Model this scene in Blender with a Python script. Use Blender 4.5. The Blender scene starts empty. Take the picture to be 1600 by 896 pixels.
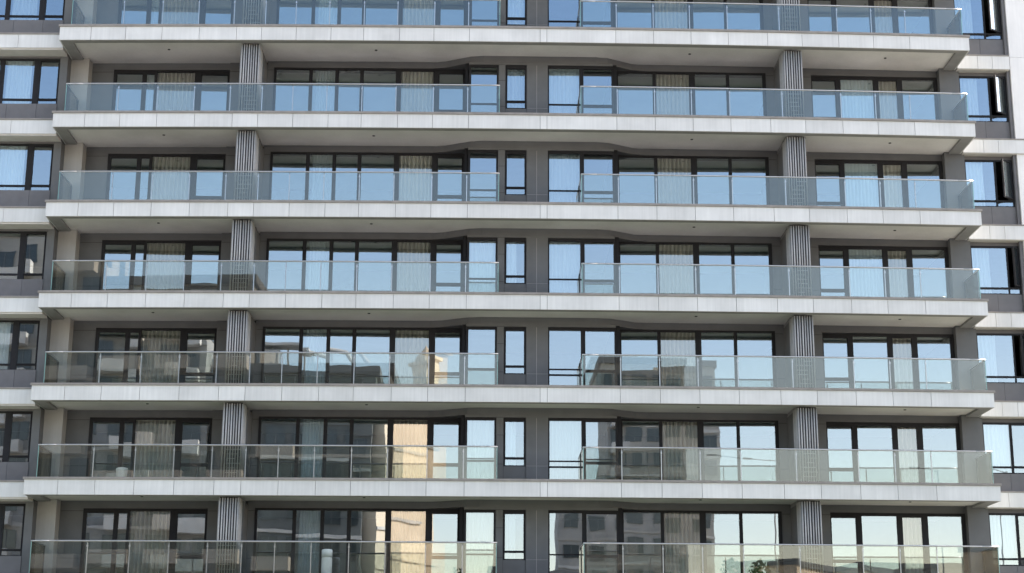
import bpy, math, random
from mathutils import Matrix, Vector
random.seed(11)
S = bpy.context.scene
COL = S.collection

# ------------------------------------------------------------------ camera
cam_d = bpy.data.cameras.new("camera")
cam = bpy.data.objects.new("camera", cam_d); COL.objects.link(cam)
PITCH, YAW, ROLL = 0.251855, 0.018467, 0.004502
cp, sp, cy, sy, cr, sr = math.cos(PITCH), math.sin(PITCH), math.cos(YAW), math.sin(YAW), math.cos(ROLL), math.sin(ROLL)
fw = Vector((sy*cp, cy*cp, sp)); ri = Vector((cy, -sy, 0)); up = ri.cross(fw)
r2 = cr*ri + sr*up; u2 = -sr*ri + cr*up
CAMLOC = Vector((14.053, -50.444, -21.791))
cam.matrix_world = Matrix(((r2.x, u2.x, -fw.x, CAMLOC.x), (r2.y, u2.y, -fw.y, CAMLOC.y), (r2.z, u2.z, -fw.z, CAMLOC.z), (0, 0, 0, 1)))
cam_d.sensor_width = 36; cam_d.lens = 2551.55/1600*36
cam_d.clip_start = 0.5; cam_d.clip_end = 4000
S.camera = cam

# ------------------------------------------------------------------ light
SUN_EL, SUN_AZ = math.radians(34), math.radians(87.5)      # azimuth clockwise from +Y: low over the right end, a little behind the facade
w = bpy.data.worlds.new("World"); S.world = w; w.use_nodes = True
nt = w.node_tree; bg = nt.nodes["Background"]
sky = nt.nodes.new("ShaderNodeTexSky"); sky.sky_type = 'NISHITA'; sky.sun_disc = False
sky.sun_elevation = SUN_EL; sky.sun_rotation = SUN_AZ; sky.air_density = 1.1; sky.dust_density = 0.5; sky.ozone_density = 1.0
tint = nt.nodes.new("ShaderNodeVectorMath"); tint.operation = 'MULTIPLY'; tint.inputs[1].default_value = (1.22, 1.04, 0.93)   # whiter, hazier daylight
nt.links.new(sky.outputs[0], tint.inputs[0]); tcw = nt.nodes.new("ShaderNodeTexCoord"); sx = nt.nodes.new("ShaderNodeSeparateXYZ"); nt.links.new(tcw.outputs["Generated"], sx.inputs[0])
ramp = nt.nodes.new("ShaderNodeValToRGB"); nt.links.new(sx.outputs["Z"], ramp.inputs[0])     # hazy white horizon, deep blue band; unseen overhead brightness added to light the facade
el = ramp.color_ramp.elements; el[0].position = .06; el[0].color = (.92, .92, .98, 1); el[1].position = .85; el[1].color = (2.1, 1.65, 1.3, 1)
for po, co in ((.17, (.95, .95, .98, 1)), (.27, (.84, .90, .96, 1)), (.42, (.62, .77, .92, 1)), (.55, (1.05, .98, .95, 1))):
    e_ = el.new(po); e_.color = co
t2 = nt.nodes.new("ShaderNodeVectorMath"); t2.operation = 'MULTIPLY'
nt.links.new(tint.outputs[0], t2.inputs[0]); nt.links.new(ramp.outputs[0], t2.inputs[1]); nt.links.new(t2.outputs[0], bg.inputs[0]); bg.inputs[1].default_value = 0.15
sun_d = bpy.data.lights.new("sun", 'SUN'); sun_d.energy = 4.5; sun_d.angle = math.radians(0.53); sun_d.color = (1, 0.92, 0.80)
sun = bpy.data.objects.new("sun", sun_d); COL.objects.link(sun)
sdir = Vector((math.sin(SUN_AZ)*math.cos(SUN_EL), math.cos(SUN_AZ)*math.cos(SUN_EL), math.sin(SUN_EL)))
sun.rotation_euler = sdir.to_track_quat('Z', 'Y').to_euler(); sun.location = (60, 10, 40)
S.view_settings.view_transform = 'Standard'; S.view_settings.look = 'None'
S.view_settings.exposure = 1.85; S.view_settings.gamma = 1
try: S.view_settings.use_curve_mapping = False
except Exception: pass
S.render.engine = 'CYCLES'
S.cycles.max_bounces = 10; S.cycles.glossy_bounces = 5; S.cycles.transparent_max_bounces = 24; S.cycles.diffuse_bounces = 4

# ------------------------------------------------------------------ materials
def mat(name, col, rough=0.8, metal=0.0, var=0.06, scale=3.0, stretch=(1, 1, 1), bump=0.0, island=0.0, spec=0.3, streak=0.0):
    m = bpy.data.materials.new(name); m.use_nodes = True; t = m.node_tree; b = t.nodes["Principled BSDF"]
    b.inputs["Roughness"].default_value = rough; b.inputs["Metallic"].default_value = metal
    b.inputs["Specular IOR Level"].default_value = spec
    tc = t.nodes.new("ShaderNodeNewGeometry"); mp = t.nodes.new("ShaderNodeMapping"); mp.inputs["Scale"].default_value = stretch
    t.links.new(tc.outputs["Position"], mp.inputs[0])
    n = t.nodes.new("ShaderNodeTexNoise"); n.inputs["Scale"].default_value = scale; n.inputs["Detail"].default_value = 6
    t.links.new(mp.outputs[0], n.inputs["Vector"])
    mr = t.nodes.new("ShaderNodeMapRange"); mr.inputs[1].default_value = 0.25; mr.inputs[2].default_value = 0.75
    mr.inputs[3].default_value = 1-var*2; mr.inputs[4].default_value = 1+var*2
    t.links.new(n.outputs["Fac"], mr.inputs[0]); fac = mr.outputs[0]
    def mul(a, bb):
        x = t.nodes.new("ShaderNodeMath"); x.operation = 'MULTIPLY'; t.links.new(a, x.inputs[0]); t.links.new(bb, x.inputs[1]); return x.outputs[0]
    if island:
        m2 = t.nodes.new("ShaderNodeMapRange"); m2.inputs[3].default_value = 1-island; m2.inputs[4].default_value = 1+island
        t.links.new(tc.outputs["Random Per Island"], m2.inputs[0]); fac = mul(fac, m2.outputs[0])
    if streak:
        mp2 = t.nodes.new("ShaderNodeMapping"); mp2.inputs["Scale"].default_value = (1, 1, 0.04); t.links.new(tc.outputs["Position"], mp2.inputs[0])
        n2 = t.nodes.new("ShaderNodeTexNoise"); n2.inputs["Scale"].default_value = 14; n2.inputs["Detail"].default_value = 5; t.links.new(mp2.outputs[0], n2.inputs["Vector"])
        m3 = t.nodes.new("ShaderNodeMapRange"); m3.inputs[1].default_value = .3; m3.inputs[2].default_value = .7; m3.inputs[3].default_value = 1-streak; m3.inputs[4].default_value = 1+streak
        t.links.new(n2.outputs["Fac"], m3.inputs[0]); fac = mul(fac, m3.outputs[0])
    vm = t.nodes.new("ShaderNodeVectorMath"); vm.operation = 'SCALE'; vm.inputs[0].default_value = col; t.links.new(fac, vm.inputs["Scale"])
    t.links.new(vm.outputs[0], b.inputs["Base Color"])
    if bump:
        bp = t.nodes.new("ShaderNodeBump"); bp.inputs["Strength"].default_value = bump; bp.inputs["Distance"].default_value = 0.02
        t.links.new(n.outputs["Fac"], bp.inputs["Height"]); t.links.new(bp.outputs[0], b.inputs["Normal"])
    return m

def glass(name, refl, tint_r, tint_t, wave=0.0, rough=0.0, fres=0.0):
    m = bpy.data.materials.new(name); m.use_nodes = True; t = m.node_tree
    t.nodes.remove(t.nodes["Principled BSDF"]); out = t.nodes["Material Output"]
    g = t.nodes.new("ShaderNodeBsdfGlossy"); g.inputs["Color"].default_value = (*tint_r, 1); g.inputs["Roughness"].default_value = rough
    tr = t.nodes.new("ShaderNodeBsdfTransparent"); tr.inputs["Color"].default_value = (*tint_t, 1)
    mx = t.nodes.new("ShaderNodeMixShader")
    lw = t.nodes.new("ShaderNodeFresnel"); lw.inputs["IOR"].default_value = 1.5
    ad = t.nodes.new("ShaderNodeMath"); ad.operation = 'MULTIPLY_ADD'; t.links.new(lw.outputs[0], ad.inputs[0]); ad.inputs[1].default_value = fres; ad.inputs[2].default_value = refl
    ad.use_clamp = True
    t.links.new(ad.outputs[0], mx.inputs[0]); t.links.new(tr.outputs[0], mx.inputs[1]); t.links.new(g.outputs[0], mx.inputs[2])
    t.links.new(mx.outputs[0], out.inputs["Surface"])
    if wave:
        ge = t.nodes.new("ShaderNodeNewGeometry"); n = t.nodes.new("ShaderNodeTexNoise"); n.inputs["Scale"].default_value = 1.0; n.inputs["Detail"].default_value = 1.0
        t.links.new(ge.outputs["Position"], n.inputs["Vector"])
        bp = t.nodes.new("ShaderNodeBump"); bp.inputs["Strength"].default_value = 1.0; bp.inputs["Distance"].default_value = wave
        t.links.new(n.outputs["Fac"], bp.inputs["Height"]); t.links.new(bp.outputs[0], g.inputs["Normal"])
    return m

M = dict(
    fascia=mat("pale stone cladding", (.505, .503, .49), .75, var=.05, scale=1.1, island=.05, streak=.05),
    coping=mat("brown grey coping", (.20, .185, .17), .7, var=.08, scale=4),
    beam=mat("grey edge beam", (.23, .225, .22), .85, var=.05),
    soffit=mat("painted soffit", (.63, .61, .59), .9, var=.07, scale=.7, streak=.03),
    wall=mat("taupe wall panel", (.104, .106, .108), .8, var=.05, scale=2.2, island=.02),
    groove=mat("panel joint", (.03, .03, .03), .9),
    lightjoint=mat("pale sealant joint", (.27, .255, .25), .9),
    spandrel=mat("dark grey spandrel panel", (.115, .112, .115), .7, var=.05, island=.06),
    pier=mat("beige pier render", (.30, .29, .27), .9, var=.05, scale=1.4, streak=.03),
    white=mat("off white render", (.60, .59, .575), .85, var=.03, scale=1.5, streak=.03),
    under=mat("pale band underside", (.5, .48, .46), .9, var=.04),
    frame=mat("dark bronze frame", (.018, .018, .020), .55, var=.05, spec=.1),
    alu=mat("aluminium tube", (.30, .30, .295), .55, .05, var=.05, scale=9, island=.18),
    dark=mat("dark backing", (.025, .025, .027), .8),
    steel=mat("brushed steel rail", (.42, .42, .42), .3, .9, var=.04, scale=20),
    plate=mat("dark steel plate", (.03, .03, .03), .5),
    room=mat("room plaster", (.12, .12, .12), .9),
    floor=mat("balcony tile", (.3, .29, .28), .6, var=.08, scale=4),
    curtain=mat("beige pleated cloth", (.38, .375, .36), .9, var=.05, scale=3, stretch=(6, 6, .1)),
    sheer=mat("white sheer cloth", (.46, .49, .53), .9, var=.05, scale=3, stretch=(5, 5, .3)),
    lamp=mat("black lamp trim", (.03, .03, .03), .5),
    plastic=mat("white plastic", (.9, .9, .9), .4),
    ground=mat("ground paving", (.40, .38, .36), .9, var=.12, scale=.3),
    asphalt=mat("asphalt", (.05, .05, .052), .9, var=.1, scale=2),
    grass=mat("lawn", (.05, .08, .03), .95, var=.2, scale=1.2),
    b_grey=mat("grey render facade", (.24, .245, .24), .9, var=.08, scale=.5),
    b_dark=mat("dark brick facade", (.12, .13, .13), .9, var=.1, scale=.8),
    b_cream=mat("cream stone facade", (.58, .51, .41), .9, var=.05, scale=.5),
    b_tan=mat("tan stone facade", (.30, .295, .28), .9, var=.1, scale=.6),
    b_light=mat("pale balcony render", (.42, .42, .41), .9, var=.08, scale=.7),
    b_roof=mat("roof sheet", (.12, .125, .13), .7, var=.1, scale=.6),
    b_glass=mat("far window glass", (.03, .04, .045), .12, var=.1, spec=.8),
    leaf=mat("leaves", (.06, .10, .03), .8, var=.3, scale=.7, island=.35),
    bark=mat("bark", (.11, .085, .06), .95, var=.2, scale=6, stretch=(1, 1, .2), bump=.5),
    kerb=mat("kerb stone", (.35, .34, .32), .9),
    paint=mat("road paint", (.75, .75, .72), .8),
)
for m_ in (M['curtain'], M['sheer']):
    t_ = m_.node_tree; b_ = t_.nodes["Principled BSDF"]; src = b_.inputs["Base Color"].links[0].from_socket
    oi = t_.nodes.new("ShaderNodeObjectInfo"); mr_ = t_.nodes.new("ShaderNodeMapRange"); mr_.inputs[3].default_value = .72; mr_.inputs[4].default_value = 1.18
    t_.links.new(oi.outputs["Random"], mr_.inputs[0]); v_ = t_.nodes.new("ShaderNodeVectorMath"); v_.operation = 'SCALE'
    t_.links.new(src, v_.inputs[0]); t_.links.new(mr_.outputs[0], v_.inputs["Scale"]); t_.links.new(v_.outputs[0], b_.inputs["Base Color"])
M['glass'] = glass("coated window glass", .28, (.90, .96, 1.0), (.80, .88, .88), wave=.0009, fres=.4)
M['panelglass'] = glass("pale fixed light glass", .20, (1, .97, .92), (.92, .93, .90), wave=.0009, fres=.3)
M['glassback'] = glass("inner glass face", .02, (1, 1, 1), (.95, .97, .96))
M['rail'] = glass("greenish railing glass", .034, (1, .92, .82), (.875, .91, .895), fres=.9)
M['railedge'] = mat("green glass edge", (.16, .30, .28), .2, spec=.8)

# ------------------------------------------------------------------ mesh helpers
W = 30.205
def bul(x):                                  # the front is very slightly convex in plan
    t = (x-W/2)/(W/2)
    return 0.2936*(1-t*t) if abs(t) < 1 else -0.2936*(t*t-1)*0.5
WP = {}
class MB:
    def __init__(s): s.v = []; s.f = []; s.mi = []
    def quad(s, pts, mi=0):
        n = len(s.v); s.v += [tuple(p) for p in pts]; s.f.append(tuple(range(n, n+len(pts)))); s.mi.append(mi)
    def box(s, x0, x1, y0, y1, z0, z1, seg=1.2, mi=0, front=None):
        n = max(1, int(math.ceil((x1-x0)/seg))); b = len(s.v)
        for i in range(n+1):
            x = x0+(x1-x0)*i/n
            s.v += [(x, y0, z0), (x, y1, z0), (x, y1, z1), (x, y0, z1)]
        def add(f, m): s.f.append(f); s.mi.append(m)
        add((b, b+3, b+2, b+1), mi)
        for i in range(n):
            a = b+4*i; c = a+4
            add((a, a+1, c+1, c), mi); add((a+1, a+2, c+2, c+1), mi); add((a+2, a+3, c+3, c+2), mi)
            add((a+3, a, c, c+3), mi if front is None else front)
        e = b+4*n; add((e, e+1, e+2, e+3), mi)
        return s
    def tube(s, p, q, r, n=8, r2=None, cap=True):
        p, q = Vector(p), Vector(q); d = (q-p).normalized(); a = d.orthogonal().normalized(); c = d.cross(a); b = len(s.v); r2 = r if r2 is None else r2
        for P, rr in ((p, r), (q, r2)):
            for i in range(n):
                t = 2*math.pi*i/n; s.v.append(tuple(P+rr*(math.cos(t)*a+math.sin(t)*c)))
        for i in range(n):
            j = (i+1) % n; s.f.append((b+i, b+j, b+n+j, b+n+i)); s.mi.append(0)
        if cap: s.f.append(tuple(range(b+n-1, b-1, -1))); s.mi.append(0); s.f.append(tuple(range(b+n, b+2*n))); s.mi.append(0)
        return s
    def lathe(s, c, prof, n=20):
        b = len(s.v)
        for r, z in prof:
            for i in range(n):
                t = 2*math.pi*i/n; s.v.append((c[0]+r*math.cos(t), c[1]+r*math.sin(t), c[2]+z))
        for k in range(len(prof)-1):
            for i in range(n):
                j = (i+1) % n; s.f.append((b+k*n+i, b+k*n+j, b+(k+1)*n+j, b+(k+1)*n+i)); s.mi.append(0)
        return s
    def prism(s, poly, z0, z1):              # plan polygon, counter-clockwise
        b = len(s.v); n = len(poly)
        s.v += [(x, y, z0) for x, y in poly]+[(x, y, z1) for x, y in poly]
        s.f.append(tuple(range(b+n-1, b-1, -1))); s.mi.append(0); s.f.append(tuple(range(b+n, b+2*n))); s.mi.append(0)
        for i in range(n):
            j = (i+1) % n; s.f.append((b+i, b+j, b+n+j, b+n+i)); s.mi.append(0)
        return s
    def build(s, name, mats, parent=None, bend=True, rigid=None, bevel=0, smooth=False, xf=None):
        vs = s.v
        if xf is not None: vs = [tuple(xf @ Vector(v)) for v in vs]
        elif rigid is not None: o = bul(rigid); vs = [(x, y-o, z) for x, y, z in vs]
        elif bend: vs = [(x, y-bul(x), z) for x, y, z in vs]
        xs = [v[0] for v in vs]; ys = [v[1] for v in vs]; zs = [v[2] for v in vs]
        c = Vector(((min(xs)+max(xs))/2, (min(ys)+max(ys))/2, min(zs)))
        me = bpy.data.meshes.new(name); me.from_pydata([(x-c.x, y-c.y, z-c.z) for x, y, z in vs], [], s.f)
        for m in (mats if isinstance(mats, (list, tuple)) else [mats]): me.materials.append(m)
        me.polygons.foreach_set("material_index", s.mi)
        if smooth: me.polygons.foreach_set("use_smooth", [True]*len(me.polygons))
        me.update()
        o = bpy.data.objects.new(name, me); COL.objects.link(o); o.location = c; WP[o] = c
        if bevel:
            bv = o.modifiers.new("bevel", 'BEVEL'); bv.width = bevel; bv.segments = 2
        if parent: o.parent = parent; o.matrix_parent_inverse = Matrix.Translation(-WP[parent])
        return o
def tag(o, label=None, cat=None, group=None, kind=None):
    for k, v in (('label', label), ('category', cat), ('group', group), ('kind', kind)):
        if v: o[k] = v
    return o
def empty(name, loc, parent=None):
    o = bpy.data.objects.new(name, None); COL.objects.link(o); o.location = loc; WP[o] = Vector(loc); o.empty_display_size = .5
    if parent: o.parent = parent; o.matrix_parent_inverse = Matrix.Translation(-WP[parent])
    return o

# ------------------------------------------------------------------ levels (coping tops), 0 = first slab edge under the top row
ZL = {-1: 3.02, 0: 0.0, 1: -3.037, 2: -6.075, 3: -9.079, 4: -12.056, 5: -15.0, 6: -17.96}
GROUND = -23.4
ROWS = list(range(-1, 6))                    # row r stands between slab r (above) and slab r+1 (below)
ROWNAME = {-1: "topmost", 0: "second from top", 1: "third from top", 2: "middle", 3: "third from bottom", 4: "second from bottom", 5: "lowest"}

# ------------------------------------------------------------------ ground and street (structure)
g = MB(); g.box(-900, 900, -1500, 60, GROUND-1, GROUND, seg=3000); tag(g.build('ground', M['ground'], bend=False), kind='structure')
g = MB(); g.box(-400, 400, -36, -24, GROUND+.004, GROUND+.01, seg=3000); tag(g.build('road', M['asphalt'], bend=False), kind='structure')
g = MB()
for yk in (-36.2, -24.0): g.box(-400, 400, yk, yk+.2, GROUND, GROUND+.13, seg=3000)
tag(g.build('kerb', M['kerb'], bend=False), kind='structure')
g = MB()
for i in range(-20, 24): g.box(i*8, i*8+3, -30.07, -29.93, GROUND+.012, GROUND+.016, seg=30)
tag(g.build('road_marking', M['paint'], bend=False), kind='structure')
g = MB(); g.box(-160, 190, -23.6, -12, GROUND+.002, GROUND+.012, seg=3000); tag(g.build('pavement', M['kerb'], bend=False), kind='structure')
g = MB(); g.box(-120, 150, -17, -3.5, GROUND+.013, GROUND+.03, seg=3000); tag(g.build('lawn', M['grass'], bend=False), kind='structure')

# ------------------------------------------------------------------ the apartment building
B = empty('apartment_building', (15.1, 5.0, GROUND))
tag(B, 'grey apartment block with seven rows of long white edged balconies and glass railings', 'apartment building')

def front_y(x):                               # wall face (unbent) behind the balconies
    def sm(t): t = max(0, min(1, t)); return t*t*(3-2*t)
    if x < 12.3 or x > 19.4: return 2.05
    if x < 13.95: return 2.05+(1.42-2.05)*sm((x-12.3)/1.65)
    if x > 17.9: return 2.05+(1.42-2.05)*sm((19.4-x)/1.5)
    return 1.42

SEAMS = [0, 1.042, 2.186, 3.391, 4.621, 5.852, 6.677, 7.822, 8.97, 10.045, 11.228, 12.364, 13.534, 15.873, 16.096, 18.376, 19.632, 20.875, 22.113, 23.426, 24.576, 25.807, 26.974, 28.192, W]
LAMPS = [2.35+1.1, 10.4, 20.95, 27.6]
for k, z in ZL.items():
    s = MB()
    s.box(.05, W-.05, .045, 2.02, z-.47, z-.08)                            # balcony deck
    s.box(.0, W, 2.02, 8.0, z-.46, z-.10)                                  # floor inside
    slab = s.build('balcony_slab', M['soffit'], B)
    f = MB()
    for a, b in zip(SEAMS[:-1], SEAMS[1:]):
        f.box(a+(.006 if a else 0), b-(.006 if b < W else 0), 0, .04, z-.542, z-.078)
    f.box(0, .04, .044, 1.0, z-.542, z-.078); f.box(0, .04, 1.008, 1.72, z-.542, z-.078)
    f.box(W-.04, W, .044, 1.0, z-.542, z-.078); f.box(W-.04, W, 1.008, 1.76, z-.542, z-.078)
    f.box(.041, W-.041, .0405, .0435, z-.535, z-.085, mi=1)
    f.build('fascia_cladding', [M['fascia'], M['groove']], slab)
    c = MB(); c.box(-.04, W+.04, -.035, .26, z-.074, z); c.box(-.04, .26, .262, 1.72, z-.074, z); c.box(W-.26, W+.04, .262, 1.76, z-.074, z)
    c.build('coping', M['coping'], slab)
    e = MB(); e.box(.042, W-.042, .042, .26, z-.548, z-.474); e.box(.042, .40, .262, 1.72, z-.548, z-.474); e.box(W-.40, W-.042, .262, 1.76, z-.548, z-.474)
    for cx in (5.975, 23.98): e.box(cx+.02, cx+.58, .98, 2.2, z-.60, z-.474)
    e.build('edge_beam', M['beam'], slab)
    d = MB(); d.box(.27, W-.27, .27, 1.9, z-.076, z-.05); d.build('deck_tiles', M['floor'], slab)
    if k < 6:
        for lx in LAMPS:
            l = MB(); l.lathe((lx, 1.0, z-.492), [(0, 0), (.028, 0), (.045, .005), (.048, .021)], 14)
            l.build('downlight', M['lamp'], slab)

# walls, row by row
def lintel_poly(x0, x1, back):
    n = 40; pts = [(x0+(x1-x0)*i/n, front_y(x0+(x1-x0)*i/n)) for i in range(n+1)]
    return pts+[(x1, back), (x0, back)]
for r in ROWS:
    zt, zb = ZL[r], ZL[r+1]; top = zt-.46; bot = zb-.10
    wb = MB()
    wb.box(.60, 1.35, 2.25, 2.5, bot, top); wb.box(5.336, 5.99, 2.20, 2.5, bot, top)           # left bay
    wb.box(1.35, 5.336, 2.25, 2.5, zt-.70, top)
    wb.box(5.995, 6.64, 1.0, 2.5, bot, zt-.602); wb.box(5.995, 6.64, 2.21, 2.5, zt-.602, top)
    wb.box(6.64, 6.867, 2.05, 2.5, bot, top)
    wb.prism(lintel_poly(6.867, 23.69, 2.5), zt-.69, top)                     # long lintel that swells forward over the middle
    wb.box(13.99, 17.85, 1.425, 1.7, zt-.78, zt-.6905)
    wb.box(13.525, 13.99, 1.43, 1.7, zt-.78, zt-.6905); wb.box(17.85, 18.38, 1.43, 1.7, zt-.78, zt-.6905)
    wb.box(14.526, 14.76, 1.42, 1.7, bot, zt-.782); wb.box(15.464, 16.181, 1.42, 1.7, bot, zt-.782)
    wb.box(14.76, 15.464, 1.45, 1.7, bot, zt-2.345)
    wb.box(23.69, 23.985, 2.05, 2.5, bot, top)
    wb.box(23.985, 24.575, 1.0, 2.5, bot, zt-.602); wb.box(23.985, 24.575, 2.21, 2.5, zt-.602, top)
    wb.box(24.575, 25.268, 2.10, 2.5, bot, top); wb.box(25.268, 29.649, 2.10, 2.5, zt-.70, top)
    wb.box(29.655, 30.335, 1.78, 2.5, bot, zt-.475)
    wb.box(-.262, -.012, 1.30, 2.5, bot, zt-.56)
    j = wb                                                                   # joints between the wall panels
    for (a, b, y) in ((.61, 1.34, 2.25), (5.35, 5.96, 2.20), (14.54, 14.75, 1.42), (6.66, 6.86, 2.05), (23.70, 23.96, 2.05), (24.60, 25.26, 2.10)):
        for dz in (-.78, -2.28): j.box(a, b, y-.004, y+.002, zt+dz-.006, zt+dz+.006, mi=1)
    for (a, y) in ((14.75, 1.42), (15.47, 1.42)): j.box(a, a+.008, y-.004, y+.002, bot+.1, zt-.80, mi=1)
    for dz in (-1.35,): j.box(14.54, 14.75, 1.416, 1.422, zt+dz-.006, zt+dz+.006, mi=1)
    j.box(15.803, 15.815, 1.416, 1.422, bot+.1, zt-.80, mi=2); j.box(15.48, 16.17, 1.416, 1.422, zt-2.34, zt-2.332, mi=2)
    wb.box(13.40, 13.50, 1.56, 2.4, bot, zt-.692, mi=3); wb.box(18.40, 18.52, 1.56, 2.4, bot, zt-.692, mi=3)
    wb.build('wall', [M['wall'], M['groove'], M['lightjoint'], M['frame']], B)
    p = MB(); p.box(-.010, .597, 1.75, 2.5, bot, zt-.474); p.build('pier', M['pier'], B)

# column screens of vertical tubes, one per storey and side
for r in ROWS:
    zt, zb = ZL[r], ZL[r+1]
    for cx in (5.975, 23.98):
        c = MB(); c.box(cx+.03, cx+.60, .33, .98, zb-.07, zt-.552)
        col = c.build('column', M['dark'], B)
        t = MB(); n = 8
        for i in range(n):
            x = cx+.035+i*.0815; t.tube((x, .30+random.uniform(-.004, .004), zb), (x+random.uniform(-.006, .006), .30, zt-.575-random.uniform(0, .02)), .0235, 8)
        for i in range(1, 9):
            y = .30+i*.0815
            t.tube((cx+.005, y, zb), (cx+.005, y, zt-.575), .0235, 8); t.tube((cx+.625, y, zb), (cx+.625, y, zt-.575), .0235, 8)
        t.build('tube_screen', M['alu'], col, smooth=True)
        b_ = MB(); rr = random.Random(r*7+int(cx))
        for q in range(7):
            zz = zb+.18+q*.145; a = rr.uniform(0, .22); e2 = rr.uniform(.38, .62)
            b_.box(cx+.03+a, cx+e2, .268, .276, zz, zz+.016)
        b_.build('tie_bar', M['alu'], col)

# side wings
for k, z in ZL.items():
    b_ = MB()
    for a, b in ((-9, -7.7), (-7.69, -6.1), (-6.09, -4.5), (-4.49, -3.1), (-3.09, -1.55), (-1.54, -.045)): b_.box(a, b, .65, .70, z-.55, z-.075)
    bo = b_.build('wing_band', M['fascia'], B)
    u = MB(); u.box(-9, -.045, .702, 1.30, z-.60, z-.10)
    u.build('band_underside', M['under'], bo)
    u = MB(); u.box(-9, -.045, .62, 1.30, z-.072, z-.02); u.build('coping', M['coping'], bo)
    b_ = MB(); xe = 32.06 if k <= 0 else 34.0
    for a, b in ((W+.045, 30.95), (30.96, 31.46), (31.47, xe)): b_.box(a, b, 1.55, 1.60, z-.55, z-.075)
    bo = b_.build('wing_band', M['fascia'], B)
    u = MB(); u.box(W+.045, xe, 1.602, 1.90, z-.565, z-.10); u.build('band_underside', M['under'], bo)
    u = MB(); u.box(W+.045, xe, 1.53, 1.90, z-.072, z-.03); u.build('coping', M['coping'], bo)
for r in ROWS:
    zt, zb = ZL[r], ZL[r+1]
    s = MB()
    for a, b in ((-9, -6.2), (-6.192, -4.5), (-4.492, -3.0), (-2.992, -1.95), (-1.942, -.95), (-.942, -.264)): s.box(a, b, 1.27, 1.5, zb-.05, zt-2.305)
    s.build('spandrel', M['spandrel'], B)
    s = MB()
    for a, b in ((30.34, 31.15), (31.158, 31.98)): s.box(a, b, 1.80, 2.0, zb-.05, zt-2.38)
    s.build('spandrel', M['spandrel'], B)
    for bx in ((-9, -.262, 1.305, 1.5, zt-.66, zt-.10), (30.337, 31.98, 1.90, 2.1, zt-.70, zt-.10), (31.985, 32.09, 1.70, 2.5, zb-.10, zt-.10)):
        s = MB(); s.box(*bx); s.build('wing_wall', M['spandrel'], B)
p = MB()
for k in range(0, 8):
    zz = 6.0-k*3.04; p.box(32.10, 35.0, 1.62, 2.6, zz-3.032, zz)
p.build('corner_pier', M['white'], B)
# back of house: rooms, closing walls, base and roof block
bk = MB()
bk.box(-9, 35, 8.0, 8.4, GROUND, 8, seg=50); bk.box(-9.3, -9.0, .7, 8.0, GROUND, 8); bk.box(34.9, 35.2, 1.7, 8.0, GROUND, 8)
bk.box(-9, 34.9, 1.4, 8, 5.6, 9, seg=2)
bk.build('rear_wall', M['b_grey'], B)
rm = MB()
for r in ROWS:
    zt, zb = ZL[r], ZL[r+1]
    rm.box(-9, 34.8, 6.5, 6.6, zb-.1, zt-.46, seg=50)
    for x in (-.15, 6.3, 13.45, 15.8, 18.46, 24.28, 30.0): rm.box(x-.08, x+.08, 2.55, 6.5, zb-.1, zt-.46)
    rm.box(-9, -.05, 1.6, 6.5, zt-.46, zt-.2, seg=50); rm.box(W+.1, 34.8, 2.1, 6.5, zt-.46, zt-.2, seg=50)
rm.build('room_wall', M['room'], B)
ba = MB(); ba.box(-9, 35, 1.0, 8, GROUND, ZL[6]-.62, seg=2); ba.build('base_wall', M['spandrel'], B)

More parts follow.
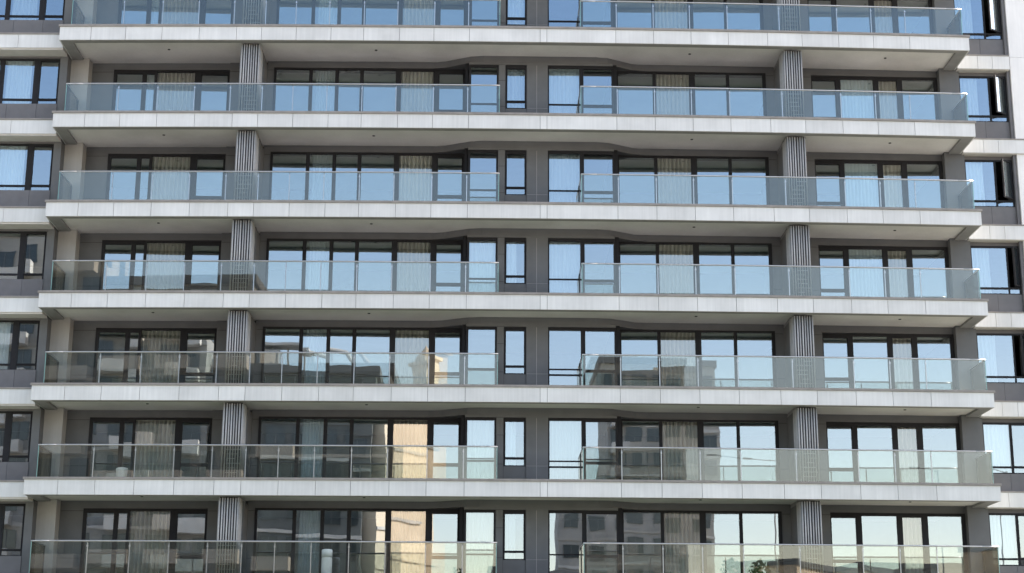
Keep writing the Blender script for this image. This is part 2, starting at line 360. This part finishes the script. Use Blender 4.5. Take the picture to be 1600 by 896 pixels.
# ------------------------------------------------------------------ windows
def ring(m, x0, x1, z0, z1, wd, y0, y1):
    m.box(x0, x0+wd, y0, y1, z0, z1, 9); m.box(x1-wd, x1, y0, y1, z0, z1, 9)
    m.box(x0+wd, x1-wd, y0, y1, z0, z0+wd, 9); m.box(x0+wd, x1-wd, y0, y1, z1-wd, z1, 9)
def window(name, X0, X1, Y, zt, zb, panes, tr=(), sash=(), warm=()):
    """panes: (x0,x1,ztop[,zbot]); tr: index -> (z0,z1) transom; sash: indices framed as opening lights"""
    cx = (X0+X1)/2; wn = empty(name, (cx, Y-bul(cx), zb), B)
    f = MB(); d = .10
    zp = max(p[2] for p in panes)
    f.box(X0, X1, Y, Y+d, zp, zt, 99)
    zlow = min(p[3] for p in panes)
    if zlow-zb > .01: f.box(X0, X1, Y, Y+d, zb, zlow, 99)
    edges = [X0]+[e for p in panes for e in p[:2]]+[X1]
    for i in range(0, len(edges), 2):
        if edges[i+1]-edges[i] > .003: f.box(edges[i], edges[i+1], Y, Y+d, zlow, zp, 99)
    for p in panes:
        if zp-p[2] > .01: f.box(p[0], p[1], Y+.001, Y+d-.001, p[2], zp, 99)
        if p[3]-zlow > .01: f.box(p[0], p[1], Y+.001, Y+d-.001, zlow, p[3], 99)
    for i, (a, b) in tr: f.box(panes[i][0], panes[i][1], Y+.002, Y+d-.002, a, b, 99)
    f.build('frame', M['frame'], wn, rigid=cx, bevel=.004)
    gl = MB()
    for i, p in enumerate(panes):
        if p[1]-p[0] < .02: continue
        a = random.uniform(-.003, .003)*(p[1]-p[0]); b = random.uniform(-.002, .002)*(p[2]-p[3]); y = Y+.045
        x0, x1, z0, z1 = p[0]-.01, p[1]+.01, p[3]-.01, p[2]+.01
        q = [(x0, y-a-b, z0), (x1, y+a-b, z0), (x1, y+a+b, z1), (x0, y-a+b, z1)]
        gl.quad(q, 2 if i in warm else 0); gl.quad([(u, v+.02, ww) for u, v, ww in reversed(q)], 1)
        for m_ in range(4):
            A, C = q[m_], q[(m_+1) % 4]; gl.quad([(A[0], A[1]+.02, A[2]), (C[0], C[1]+.02, C[2]), C, A], 1)
    gl.build('glass', [M['glass'], M['glassback'], M['panelglass']], wn, rigid=cx)
    for i in sash:
        p = panes[i]; zl = p[3]
        for j, (a, b) in tr:
            if j == i: zl = b
        s = MB(); ring(s, p[0]-.03, p[1]+.03, zl-.03, p[2]+.03, .035, Y-.018, Y-.001)
        hx = p[0]-.012; s.box(hx-.008, hx+.008, Y-.04, Y-.0185, (zl+p[2])/2-.07, (zl+p[2])/2+.07)
        s.build('sash', M['frame'], wn, rigid=cx, bevel=.003)
    return wn

def curtain(x0, x1, y, z0, z1, amp, pitch, m, label, group, seed=0):
    reg = m is M['curtain']; pitch = .135 if reg else pitch; amp = .09 if reg else amp
    rr = random.Random(seed); mb = MB(); n = max(8, int((x1-x0)/pitch*12)); nz = 5
    ph = rr.uniform(0, 6); b = 0; pts = []
    for j in range(nz+1):
        z = z1+(z0-z1)*j/nz
        for i in range(n+1):
            x = x0+(x1-x0)*i/n; t = (x-x0)/pitch*2*math.pi
            a = amp*(.85+.15*math.sin(t*.17+ph))
            sn = math.sin(t+.35*math.sin(t*.31+ph)); pts.append((x+(0 if reg else .003*math.sin(j*.9+t*.3)), y+a-2*a*(abs(math.sin(t/2+(0 if reg else .12*math.sin(t*.31+ph))))**(1.1 if reg else .55)), z))
    mb.v = pts; N = n+1
    for j in range(nz):
        for i in range(n): mb.f.append((j*N+i, (j+1)*N+i, (j+1)*N+i+1, j*N+i+1)); mb.mi.append(0)
    # a hem and header give the cloth a real edge
    mb.box(x0, x1, y-.015, y+.015, z1, z1+.05)
    o = mb.build('curtain', m, None, rigid=(x0+x1)/2, smooth=True)
    so = o.modifiers.new('thick', 'SOLIDIFY'); so.thickness = .004
    return tag(o, label, 'curtain', group)

for r in ROWS:
    zt, zb = ZL[r], ZL[r+1]; rn = ROWNAME[r]; fl = zb-.06
    # left bay
    window('window', 1.355, 5.331, 2.27, zt-.705, fl,
           [(1.464, 2.331, zt-.85, fl+.09), (2.478, 2.753, zt-.85, fl+.09), (2.837, 4.124, zt-.77, fl+.06), (4.356, 5.252, zt-.85, fl+.09)],
           tr=[(3, (zt-2.28, zt-2.18))] if r != 2 else [(3, (zt-2.34, zt-2.24))], sash=(3,), warm=(2,))
    # left middle bay
    window('window', 6.872, 13.508, 2.07, zt-.695, fl,
           [(6.951, 8.069, zt-.76, fl+.06), (8.188, 8.959, zt-.76, fl+.06), (9.079, 9.802, zt-.76, fl+.06), (9.928, 11.018, zt-.76, fl+.06),
            (11.206, 12.301, zt-.76, fl+.06), (12.506, 13.314, zt-.84, fl+.09)], tr=[(5, (zt-2.27, zt-2.17))], sash=(5,), warm=(4,))
    # middle pieces on the forward wall
    window('window', 13.519, 14.521, 1.45, zt-.785, fl, [(13.60, 14.46, zt-.87, fl+.06)], tr=[(0, (zt-2.20, zt-2.15))])
    window('window', 14.765, 15.459, 1.46, zt-.785, zt-2.34, [(14.814, 15.408, zt-.90, zt-2.31)], tr=[(0, (zt-2.12, zt-2.06))], sash=(0,))
    window('window', 16.186, 18.386, 1.45, zt-.785, fl, [(16.225, 17.246, zt-.87, fl+.05), (17.383, 18.345, zt-.89, fl+.05)],
           tr=[(0, (zt-2.19, zt-2.15)), (1, (zt-2.26, zt-2.18))]+([(0, (zt-2.38, zt-2.33))] if r in (3, 4) else []), sash=(1,))
    # right middle bay
    window('window', 18.531, 23.685, 2.07, zt-.695, fl,
           [(18.62, 19.804, zt-.75, fl+.06), (19.91, 21.051, zt-.75, fl+.06), (21.25, 22.323, zt-.75, fl+.06), (22.429, 23.575, zt-.75, fl+.06)], warm=(1,))
    # right bay
    window('window', 25.273, 29.644, 2.12, zt-.705, fl,
           [(25.31, 26.117, zt-.86, fl+.09), (26.298, 27.434, zt-.80, fl+.06), (27.612, 28.24, zt-.84, fl+.06), (28.433, 29.532, zt-.80, fl+.06)],
           tr=[(0, (zt-2.30, zt-2.20))], sash=(0,), warm=(2,))
    # wings
    window('window', -9.0, -.267, 1.31, zt-.61, zt-2.30,
           [(-8.6, -7.3, zt-.70, zt-2.27), (-7.1, -5.9, zt-.70, zt-2.27), (-5.7, -4.9, zt-.70, zt-2.27), (-4.7, -3.5, zt-.70, zt-2.27), (-3.35, -2.30, zt-.70, zt-2.27),
            (-2.15, -1.15, zt-.70, zt-2.27), (-.95, -.34, zt-.73, zt-2.27)],
           tr=[(i, (zt-2.14, zt-2.08)) for i in range(7)], sash=(6,))
    opened = {-1: 33, 0: 35, 1: 40, 2: 48, 3: 58}.get(r)
    x0 = 31.30
    wn = window('window', 30.342, 31.975, 1.84, zt-.70, zt-2.372, [(30.385, 31.235, zt-.76, zt-2.34), (31.30, 31.93, zt-.78, zt-2.34) if not opened else (31.30, 31.93, zt-2.19, zt-2.34)][:2],
                tr=[(0, (zt-2.19, zt-2.13))]+([(1, (zt-2.19, zt-2.13))] if not opened else []), sash=() if opened else (1,)) if not opened else None
    if opened:
        cx = (30.342+31.975)/2; wn = empty('window', (cx, 1.84-bul(cx), zt-2.372), B)
        mx0, mx1 = (31.36, 31.41) if r < 2 else (31.56, 31.60); lw = 31.92-mx1+.02
        f = MB(); Y = 1.84; d = .10
        for a, b, c_, e_ in ((30.342, 31.975, zt-.76, zt-.70), (30.342, 31.975, zt-2.372, zt-2.34), (30.385, 31.93, zt-2.19, zt-2.13), (30.342, 30.385, zt-2.34, zt-.76), (31.93, 31.975, zt-2.34, zt-.76), (mx0, mx1, zt-2.13, zt-.76), (mx0, mx1, zt-2.34, zt-2.19)):
            f.box(a, b, Y, Y+d, c_, e_, 99)
        f.build('frame', M['frame'], wn, rigid=cx, bevel=.004)
        gl = MB()
        for a, b, c_, e_ in ((30.385, mx0, zt-2.13, zt-.76), (30.385, mx0, zt-2.34, zt-2.19), (mx1, 31.93, zt-2.34, zt-2.19)):
            gl.box(a-.01, b+.01, Y+.045, Y+.065, c_-.01, e_+.01, 99, mi=1, front=0)
        gl.build('glass', [M['glass'], M['glassback']], wn, rigid=cx)
        s = MB(); ring(s, -lw, 0, 0, 1.35, .045, -.03, .03)
        R_ = Matrix.Translation((31.925, 1.83-bul(31.93), zt-2.12)) @ Matrix.Rotation(math.radians(opened), 4, 'Z')
        so = s.build('sash', M['frame'], wn, xf=R_, bevel=.004)
        s = MB(); s.box(-lw+.04, -.04, -.008, .008, .04, 1.31, 9); s.build('sash_glass', [M['glass'], M['glassback']], so, xf=R_)

    # curtains hung in the rooms: things of their own
    cz0, cz1 = zb+.02, zt-.52
    curtain(2.84, 4.14, 2.48, cz0, cz1, .065, .145, M['curtain'], f'beige pleated curtain in the far left balcony bay, {rn} row', 'beige pleated curtains', r)
    curtain(11.20, 12.32, 2.28, cz0, cz1, .065, .145, M['curtain'], f'beige pleated curtain left of the narrow window column, {rn} row', 'beige pleated curtains', r+20)
    curtain(19.90, 21.07, 2.28, cz0, cz1, .065, .145, M['curtain'], f'beige pleated curtain in the bay right of centre, {rn} row', 'beige pleated curtains', r+40)
    curtain(27.60, 28.26, 2.33, cz0, cz1, .065, .145, M['curtain'], f'narrow beige curtain in the far right balcony bay, {rn} row', 'beige pleated curtains', r+60)
    curtain(8.25, 8.97, 2.30, cz0, cz1, .035, .10, M['sheer'], f'pale curtain in second pane of the bay left of centre, {rn} row', 'pale sheer curtains', r+80)
    curtain(30.38, 31.02 if opened else 31.22, 2.02, zt-2.45, zt-.55, .03, .13, M['sheer'], f'white sheer curtain in the right wing window, {rn} row', 'pale sheer curtains', r+100)
    if r in (-1, 0, 2, 4, 5): curtain(14.80 if r != 2 else 14.82, 15.42 if r < 1 else 15.15, 1.66, zt-2.5, zt-.62, .025, .12, M['sheer'], f'white sheer curtain behind the narrow middle window, {rn} row', 'pale sheer curtains', r+120)
    if r in (0, 1, 2, 4): curtain(16.22, 17.26, 1.66, cz0, cz1-.15, .025, .14, M['sheer'], f'white sheer curtain in first pane right of the taupe strip, {rn} row', 'pale sheer curtains', r+140)
    if r in (2, 4, 5): curtain(13.60, 14.47, 1.66, cz0, cz1-.15, .025, .14, M['sheer'], f'white sheer curtain in last pane before the narrow window, {rn} row', 'pale sheer curtains', r+160)
    if r in (0, 1, 2): curtain(26.30, 27.44, 2.31, cz0, cz1, .03, .12, M['sheer'], f'pale curtain in second pane of the far right bay, {rn} row', 'pale sheer curtains', r+180)
    if r in (-1, 0, 1, 3): curtain(-2.1, -1.25, 1.50, zt-2.5, zt-.55, .03, .13, M['sheer'], f'white sheer curtain in the left wing window, {rn} row', 'pale sheer curtains', r+200)
    if r in (-1, 0): curtain(2.48, 2.76, 2.46, cz0, cz1, .03, .12, M['sheer'], f'narrow pale curtain in the slim left bay pane, {rn} row', 'pale sheer curtains', r+220)

# ------------------------------------------------------------------ railings
POST_L = [2.038, 3.332, 4.534, 5.716, 6.759, 7.769, 8.883, 10.034, 11.148, 12.375, 13.502]
POST_R = [18.419, 19.65, 20.865, 22.13, 23.871, 25.826, 26.983, 28.137]
def railing(z, x0, x1, posts, endl, endr):
    cx = (x0+x1)/2; R_ = empty('railing', (cx, .2-bul(cx), z), B); Y = .20; H = 1.05
    xs = [x0]+posts+[x1]
    for a, b in zip(xs[:-1], xs[1:]):
        p = MB(); p.box(a+.012, b-.012, Y-.006, Y+.006, z-.03, z+H-.045, 99); p.build('glass_panel', M['rail'], R_)
    for x, ye in ((x0, endl), (x1, endr)):
        p = MB(); p.box(x-.006, x+.006, Y+.02, ye-.03, z-.03, z+H-.045, 99); p.build('glass_panel', M['rail'], R_)
        p = MB(); p.box(x-.009, x+.009, Y-.01, Y+.014, z-.03, z+H-.045, 99); p.build('glass_edge', M['railedge'], R_)
        p = MB(); p.box(x-.02, x+.02, ye-.055, ye-.005, z-.02, z+H-.04, 99); p.build('end_post', M['plate'], R_)
    for x in posts:
        p = MB(); p.box(x-.014, x+.014, Y+.010, Y+.055, z-.02, z+H-.10, 99); p.tube((x, Y+.03, z+H-.11), (x, Y+.03, z+H-.03), .010, 8)
        p.box(x-.02, x+.02, Y-.018, Y+.05, z+H-.20, z+H-.15, 99); p.build('post', M['steel'], R_)
    h = MB(); n = 26; hz = z+H-.02
    for i in range(n):
        a, b = x0+(x1-x0)*i/n, x0+(x1-x0)*(i+1)/n; h.tube((a, Y, hz), (b, Y, hz), .025, 10, cap=i in (0, n-1))
    h.tube((x0, Y, hz), (x0, endl, hz), .025, 10); h.tube((x1, Y, hz), (x1, endr, hz), .025, 10)
    h.build('handrail', M['steel'], R_, smooth=True)
for k in range(-0, 7):
    railing(ZL[k], .313, 14.54, POST_L, 1.75, 1.42)
    railing(ZL[k], 17.221, 30.058, POST_R, 1.42, 1.78)

# ------------------------------------------------------------------ things left on the balconies
zb = ZL[5]-.05
m = MB(); m.lathe((2.86, .62, zb), [(0, 0), (.13, 0), (.15, .02), (.18, .33), (.19, .34), (.19, .37), (.17, .41), (.10, .43), (0, .435)], 24)
bin_ = empty('waste_bin', (2.86, .62-bul(2.86), zb)); tag(bin_, 'small white plastic bin with domed lid standing on a far left balcony', 'bin')
m.build('bin_body', M['plastic'], bin_, smooth=True)
zb = ZL[6]-.05
t_ = empty('floor_fan_heater', (9.33, .7-bul(9.33), zb)); tag(t_, 'white cylindrical appliance standing behind the lowest railing', 'heater')
m = MB(); m.lathe((9.33, .7, zb), [(0, 0), (.18, 0), (.19, .03), (.165, .06), (.165, .62), (.16, .63)], 24); m.build('casing', M['plastic'], t_, smooth=True)
m = MB(); m.lathe((9.33, .7, zb), [(.15, .63), (.15, .66), (.168, .665), (.168, .85), (.15, .885), (.09, .90), (0, .905)], 24); m.build('cap', M['plastic'], t_, smooth=True)

# ------------------------------------------------------------------ the other side of the street (seen mirrored in the windows)
def far_building(name, label, cx, cy, wx, dy, rot, z1, m, floors, cols, sidecols=3, roofm='b_roof', balc=(), ww=1.5, cat='apartment building', parapet=.7, zoff=0):
    R_ = Matrix.Translation((cx, cy, 0)) @ Matrix.Rotation(math.radians(rot), 4, 'Z')
    root = empty(name, (cx, cy, GROUND)); tag(root, label, cat)
    bb = MB(); bb.box(-wx/2, wx/2, -dy, 0, GROUND, z1, 99); bb.build('wall', M[m], root, xf=R_)
    rf = MB(); rf.box(-wx/2-.3, wx/2+.3, -dy-.3, .3, z1+.003, z1+parapet, 99); rf.build('roof', M[roofm], root, xf=R_)
    H = (z1-1.0-GROUND)/floors; base = {}
    def win(x, y, z, side):
        key = side
        if key not in base:
            me = MB()
            if side == 0:
                me.box(-ww/2, ww/2, 0, .06, 0, 1.6, 99, mi=0); me.box(-.03, .03, .061, .10, 0, 1.6, 99, mi=1); ring(me, -ww/2, ww/2, 0, 1.6, .07, .062, .12)
            else:
                me.box(0, .06, -ww/2, ww/2, 0, 1.6, 99, mi=0); me.box(.061, .10, -.03, .03, 0, 1.6, 99, mi=1)
            base[key] = me
        mb = base[key]
        o = mb.build('window', [M['b_glass'], M['b_roof']], root, xf=R_ @ Matrix.Translation((x, y, z)))
        return o
    for f in range(floors):
        z = GROUND+f*H+1.1+zoff
        for c in range(cols):
            win(-wx/2+wx*(c+.5)/cols, .002, z, 0)
        for c in range(sidecols):
            win(wx/2+.002, -dy*(c+.5)/sidecols, z, 1)
        cb = MB(); cb.box(-wx/2-.05, wx/2+.05, .001, .14, z-1.12, z-.86, 99); cb.build('string_course', M['b_light' if f % 2 else m], root, xf=R_)
        for (bx0, bx1) in balc:
            b2 = MB(); b2.box(bx0, bx1, .145, 1.3, z-1.2, z-1.05, 99); b2.box(bx0, bx1, 1.2, 1.3, z-1.05, z-.1, 99); b2.box(bx0, bx0+.1, .145, 1.19, z-1.05, z-.1, 99); b2.box(bx1-.1, bx1, .145, 1.19, z-1.05, z-.1, 99)
            b2.build('balcony', M['b_light'], root, xf=R_)
    return root, R_
a, Ra = far_building('residential_block', 'grey residential block with stacked balconies across the street', -15.5, -80, 14.7, 14, 0, 12.0, 'b_grey', 11, 6, 2, balc=[(-6.8, -3.4), (-1.6, 1.6), (3.6, 6.9)])
far_building('residential_block', 'taller dark residential block at the left end of the street', -27.2, -80.5, 8.2, 8, 0, 17.3, 'b_tan', 13, 3, 2, balc=[(-3.2, 3.2)])
c, Rc = far_building('residential_block', 'lower dark glazed block with a roof canopy', -1.4, -80.5, 13.2, 13, 0, 4.6, 'b_dark', 9, 6, 2, balc=[(-5.8, -2.4)])
cn = MB()
for i in range(5): cn.box(-5.2+i*1.4, -5.05+i*1.4, -3, -2.85, 5.3, 7.6, 9)
cn.box(-5.5, 1.0, -4, -1.5, 7.4, 7.65, 9); cn.box(-4.6, -1.6, -3.6, -1.8, 5.3, 7.0, 9)
cn.tube((.6, -2.5, 7.5), (3.2, -2.5, 6.9), .18); cn.tube((3.2, -2.5, 6.9), (4.6, -2.5, 5.2), .18)
cn.build('roof_canopy', M['b_light'], c, xf=Rc)
# cream corner house turned towards the sun
far_building('stone_house', 'cream stone house with its flank in full sun', 7.9, -83.6, 5.6, 9, -56, 3.2, 'b_cream', 8, 0, 0, 'b_cream', parapet=.5)
cc, Rcc = far_building('clock_turret', 'slim cream stone turret beside the cream house', 9.6, -86.6, 1.6, 1.6, -50, 7.4, 'b_cream', 1, 0, 0, 'b_cream', cat='turret', parapet=.3)
tp = MB(); tp.lathe((0, -.8, 7.7), [(.9, 0), (.8, .5), (.3, 1.1), (0, 1.6)], 10); tp.build('spire', M['b_cream'], cc, xf=Rcc)
tw, Rt = far_building('tower_block', 'tan stone tower block with roof boxes across the street', 34.5, -131, 12.0, 16, 0, 16.0, 'b_tan', 13, 5, 3, balc=[(-5.6, -2.9)], ww=1.7)
rb = MB(); rb.box(-1.6, .1, -4, -2, 16.72, 17.6, 9); rb.box(-3.2, -1.9, -4, -2.5, 16.72, 17.2, 9); rb.build('roof_box', M['b_cream'], tw, xf=Rt)
far_building('podium_block', 'low tan podium block left of the tower', 30, -126, 17.5, 10, 0, .5, 'b_tan', 7, 6, 2, ww=1.6)
for i, (x, y, wx, z1, mm) in enumerate([(62, -150, 14, -5.2, 'b_cream'), (78, -160, 14, -4.2, 'b_tan'), (19, -120, 9, -8.5, 'b_grey'), (50, -190, 26, -6.5, 'b_grey'), (98, -150, 18, -3.0, 'b_cream'), (118, -170, 20, -6, 'b_grey')]):
    far_building('low_house', ['cream low house right of the tower', 'tan low house further right', 'small grey house left of the podium', 'long grey house behind the low houses', 'cream house at the right end of the street', 'grey house beyond the right end'][i], x, y, wx, 10, (-52 if i in (0, 4) else random.uniform(-8, 8)), z1, mm, 5, 4, 1, cat='house', ww=1.3)
def tree(x, y, h, rad, label, seed):
    rr = random.Random(seed); root = empty('broadleaf_tree', (x, y, GROUND)); tag(root, label, 'tree', 'street trees')
    t = MB(); t.tube((x, y, GROUND), (x+.2, y, GROUND+h*.5), .28, 8, .16)
    for i in range(7):
        an = rr.uniform(0, 6.28); t.tube((x+.15, y, GROUND+h*rr.uniform(.3, .5)), (x+math.cos(an)*rad*.7, y+math.sin(an)*rad*.7, GROUND+h*rr.uniform(.6, .9)), .1, 6, .03)
    t.build('trunk', M['bark'], root, bend=False)
    c = MB(); blobs = [(rr.gauss(0, rad*.45), rr.gauss(0, rad*.45), h*rr.uniform(.45, .92), rad*rr.uniform(.25, .5)) for _ in range(16)]
    for bx, by, bz, br in blobs:
        for _ in range(150):
            d = Vector((rr.gauss(0, 1), rr.gauss(0, 1), rr.gauss(0, 1))).normalized()*br*rr.uniform(.5, 1.05)
            p = Vector((x+bx, y+by, GROUND+bz))+d; a1 = Vector((rr.gauss(0, 1), rr.gauss(0, 1), rr.gauss(0, 1))).normalized(); a2 = a1.orthogonal().normalized(); s_ = rr.uniform(.12, .24)
            c.quad([p-a1*s_, p+a2*s_*.6, p+a1*s_, p-a2*s_*.6])
    c.build('crown', M['leaf'], root, bend=False)
for i, (x, y, h, rd) in enumerate([(37.5, -82, 13.8, 3.2), (11.0, -74, 11.6, 2.4), (43, -88, 12, 3), (-2, -70, 11, 2.5), (24, -76, 10.5, 2.6), (60, -84, 12, 3.2)]):
    tree(x, y, h, rd, ['round tree in front of the low houses', 'tree before the cream stone house', 'tree next to the round tree', 'tree before the glazed block', 'small tree left of the podium block', 'wide tree at the right end'][i], i)
def pole(x, y, z1, label):
    root = empty('street_lamp', (x, y, GROUND)); tag(root, label, 'street lamp')
    p = MB(); p.tube((x, y, GROUND), (x, y, z1), .09, 8, .05); p.build('pole', M['beam'], root, bend=False)
    p = MB(); p.tube((x, y, z1-.1), (x-2.4, y, z1+.15), .04, 6); p.build('arm', M['beam'], root, bend=False)
    p = MB(); p.box(x-3.1, x-2.3, y-.12, y+.12, z1+.1, z1+.22); p.build('lamp_head', M['beam'], root, bend=False)
pole(38.0, -80, -2.2, 'tall grey street lamp left of the low houses'); pole(58, -82, -2.6, 'tall grey street lamp by the right end')
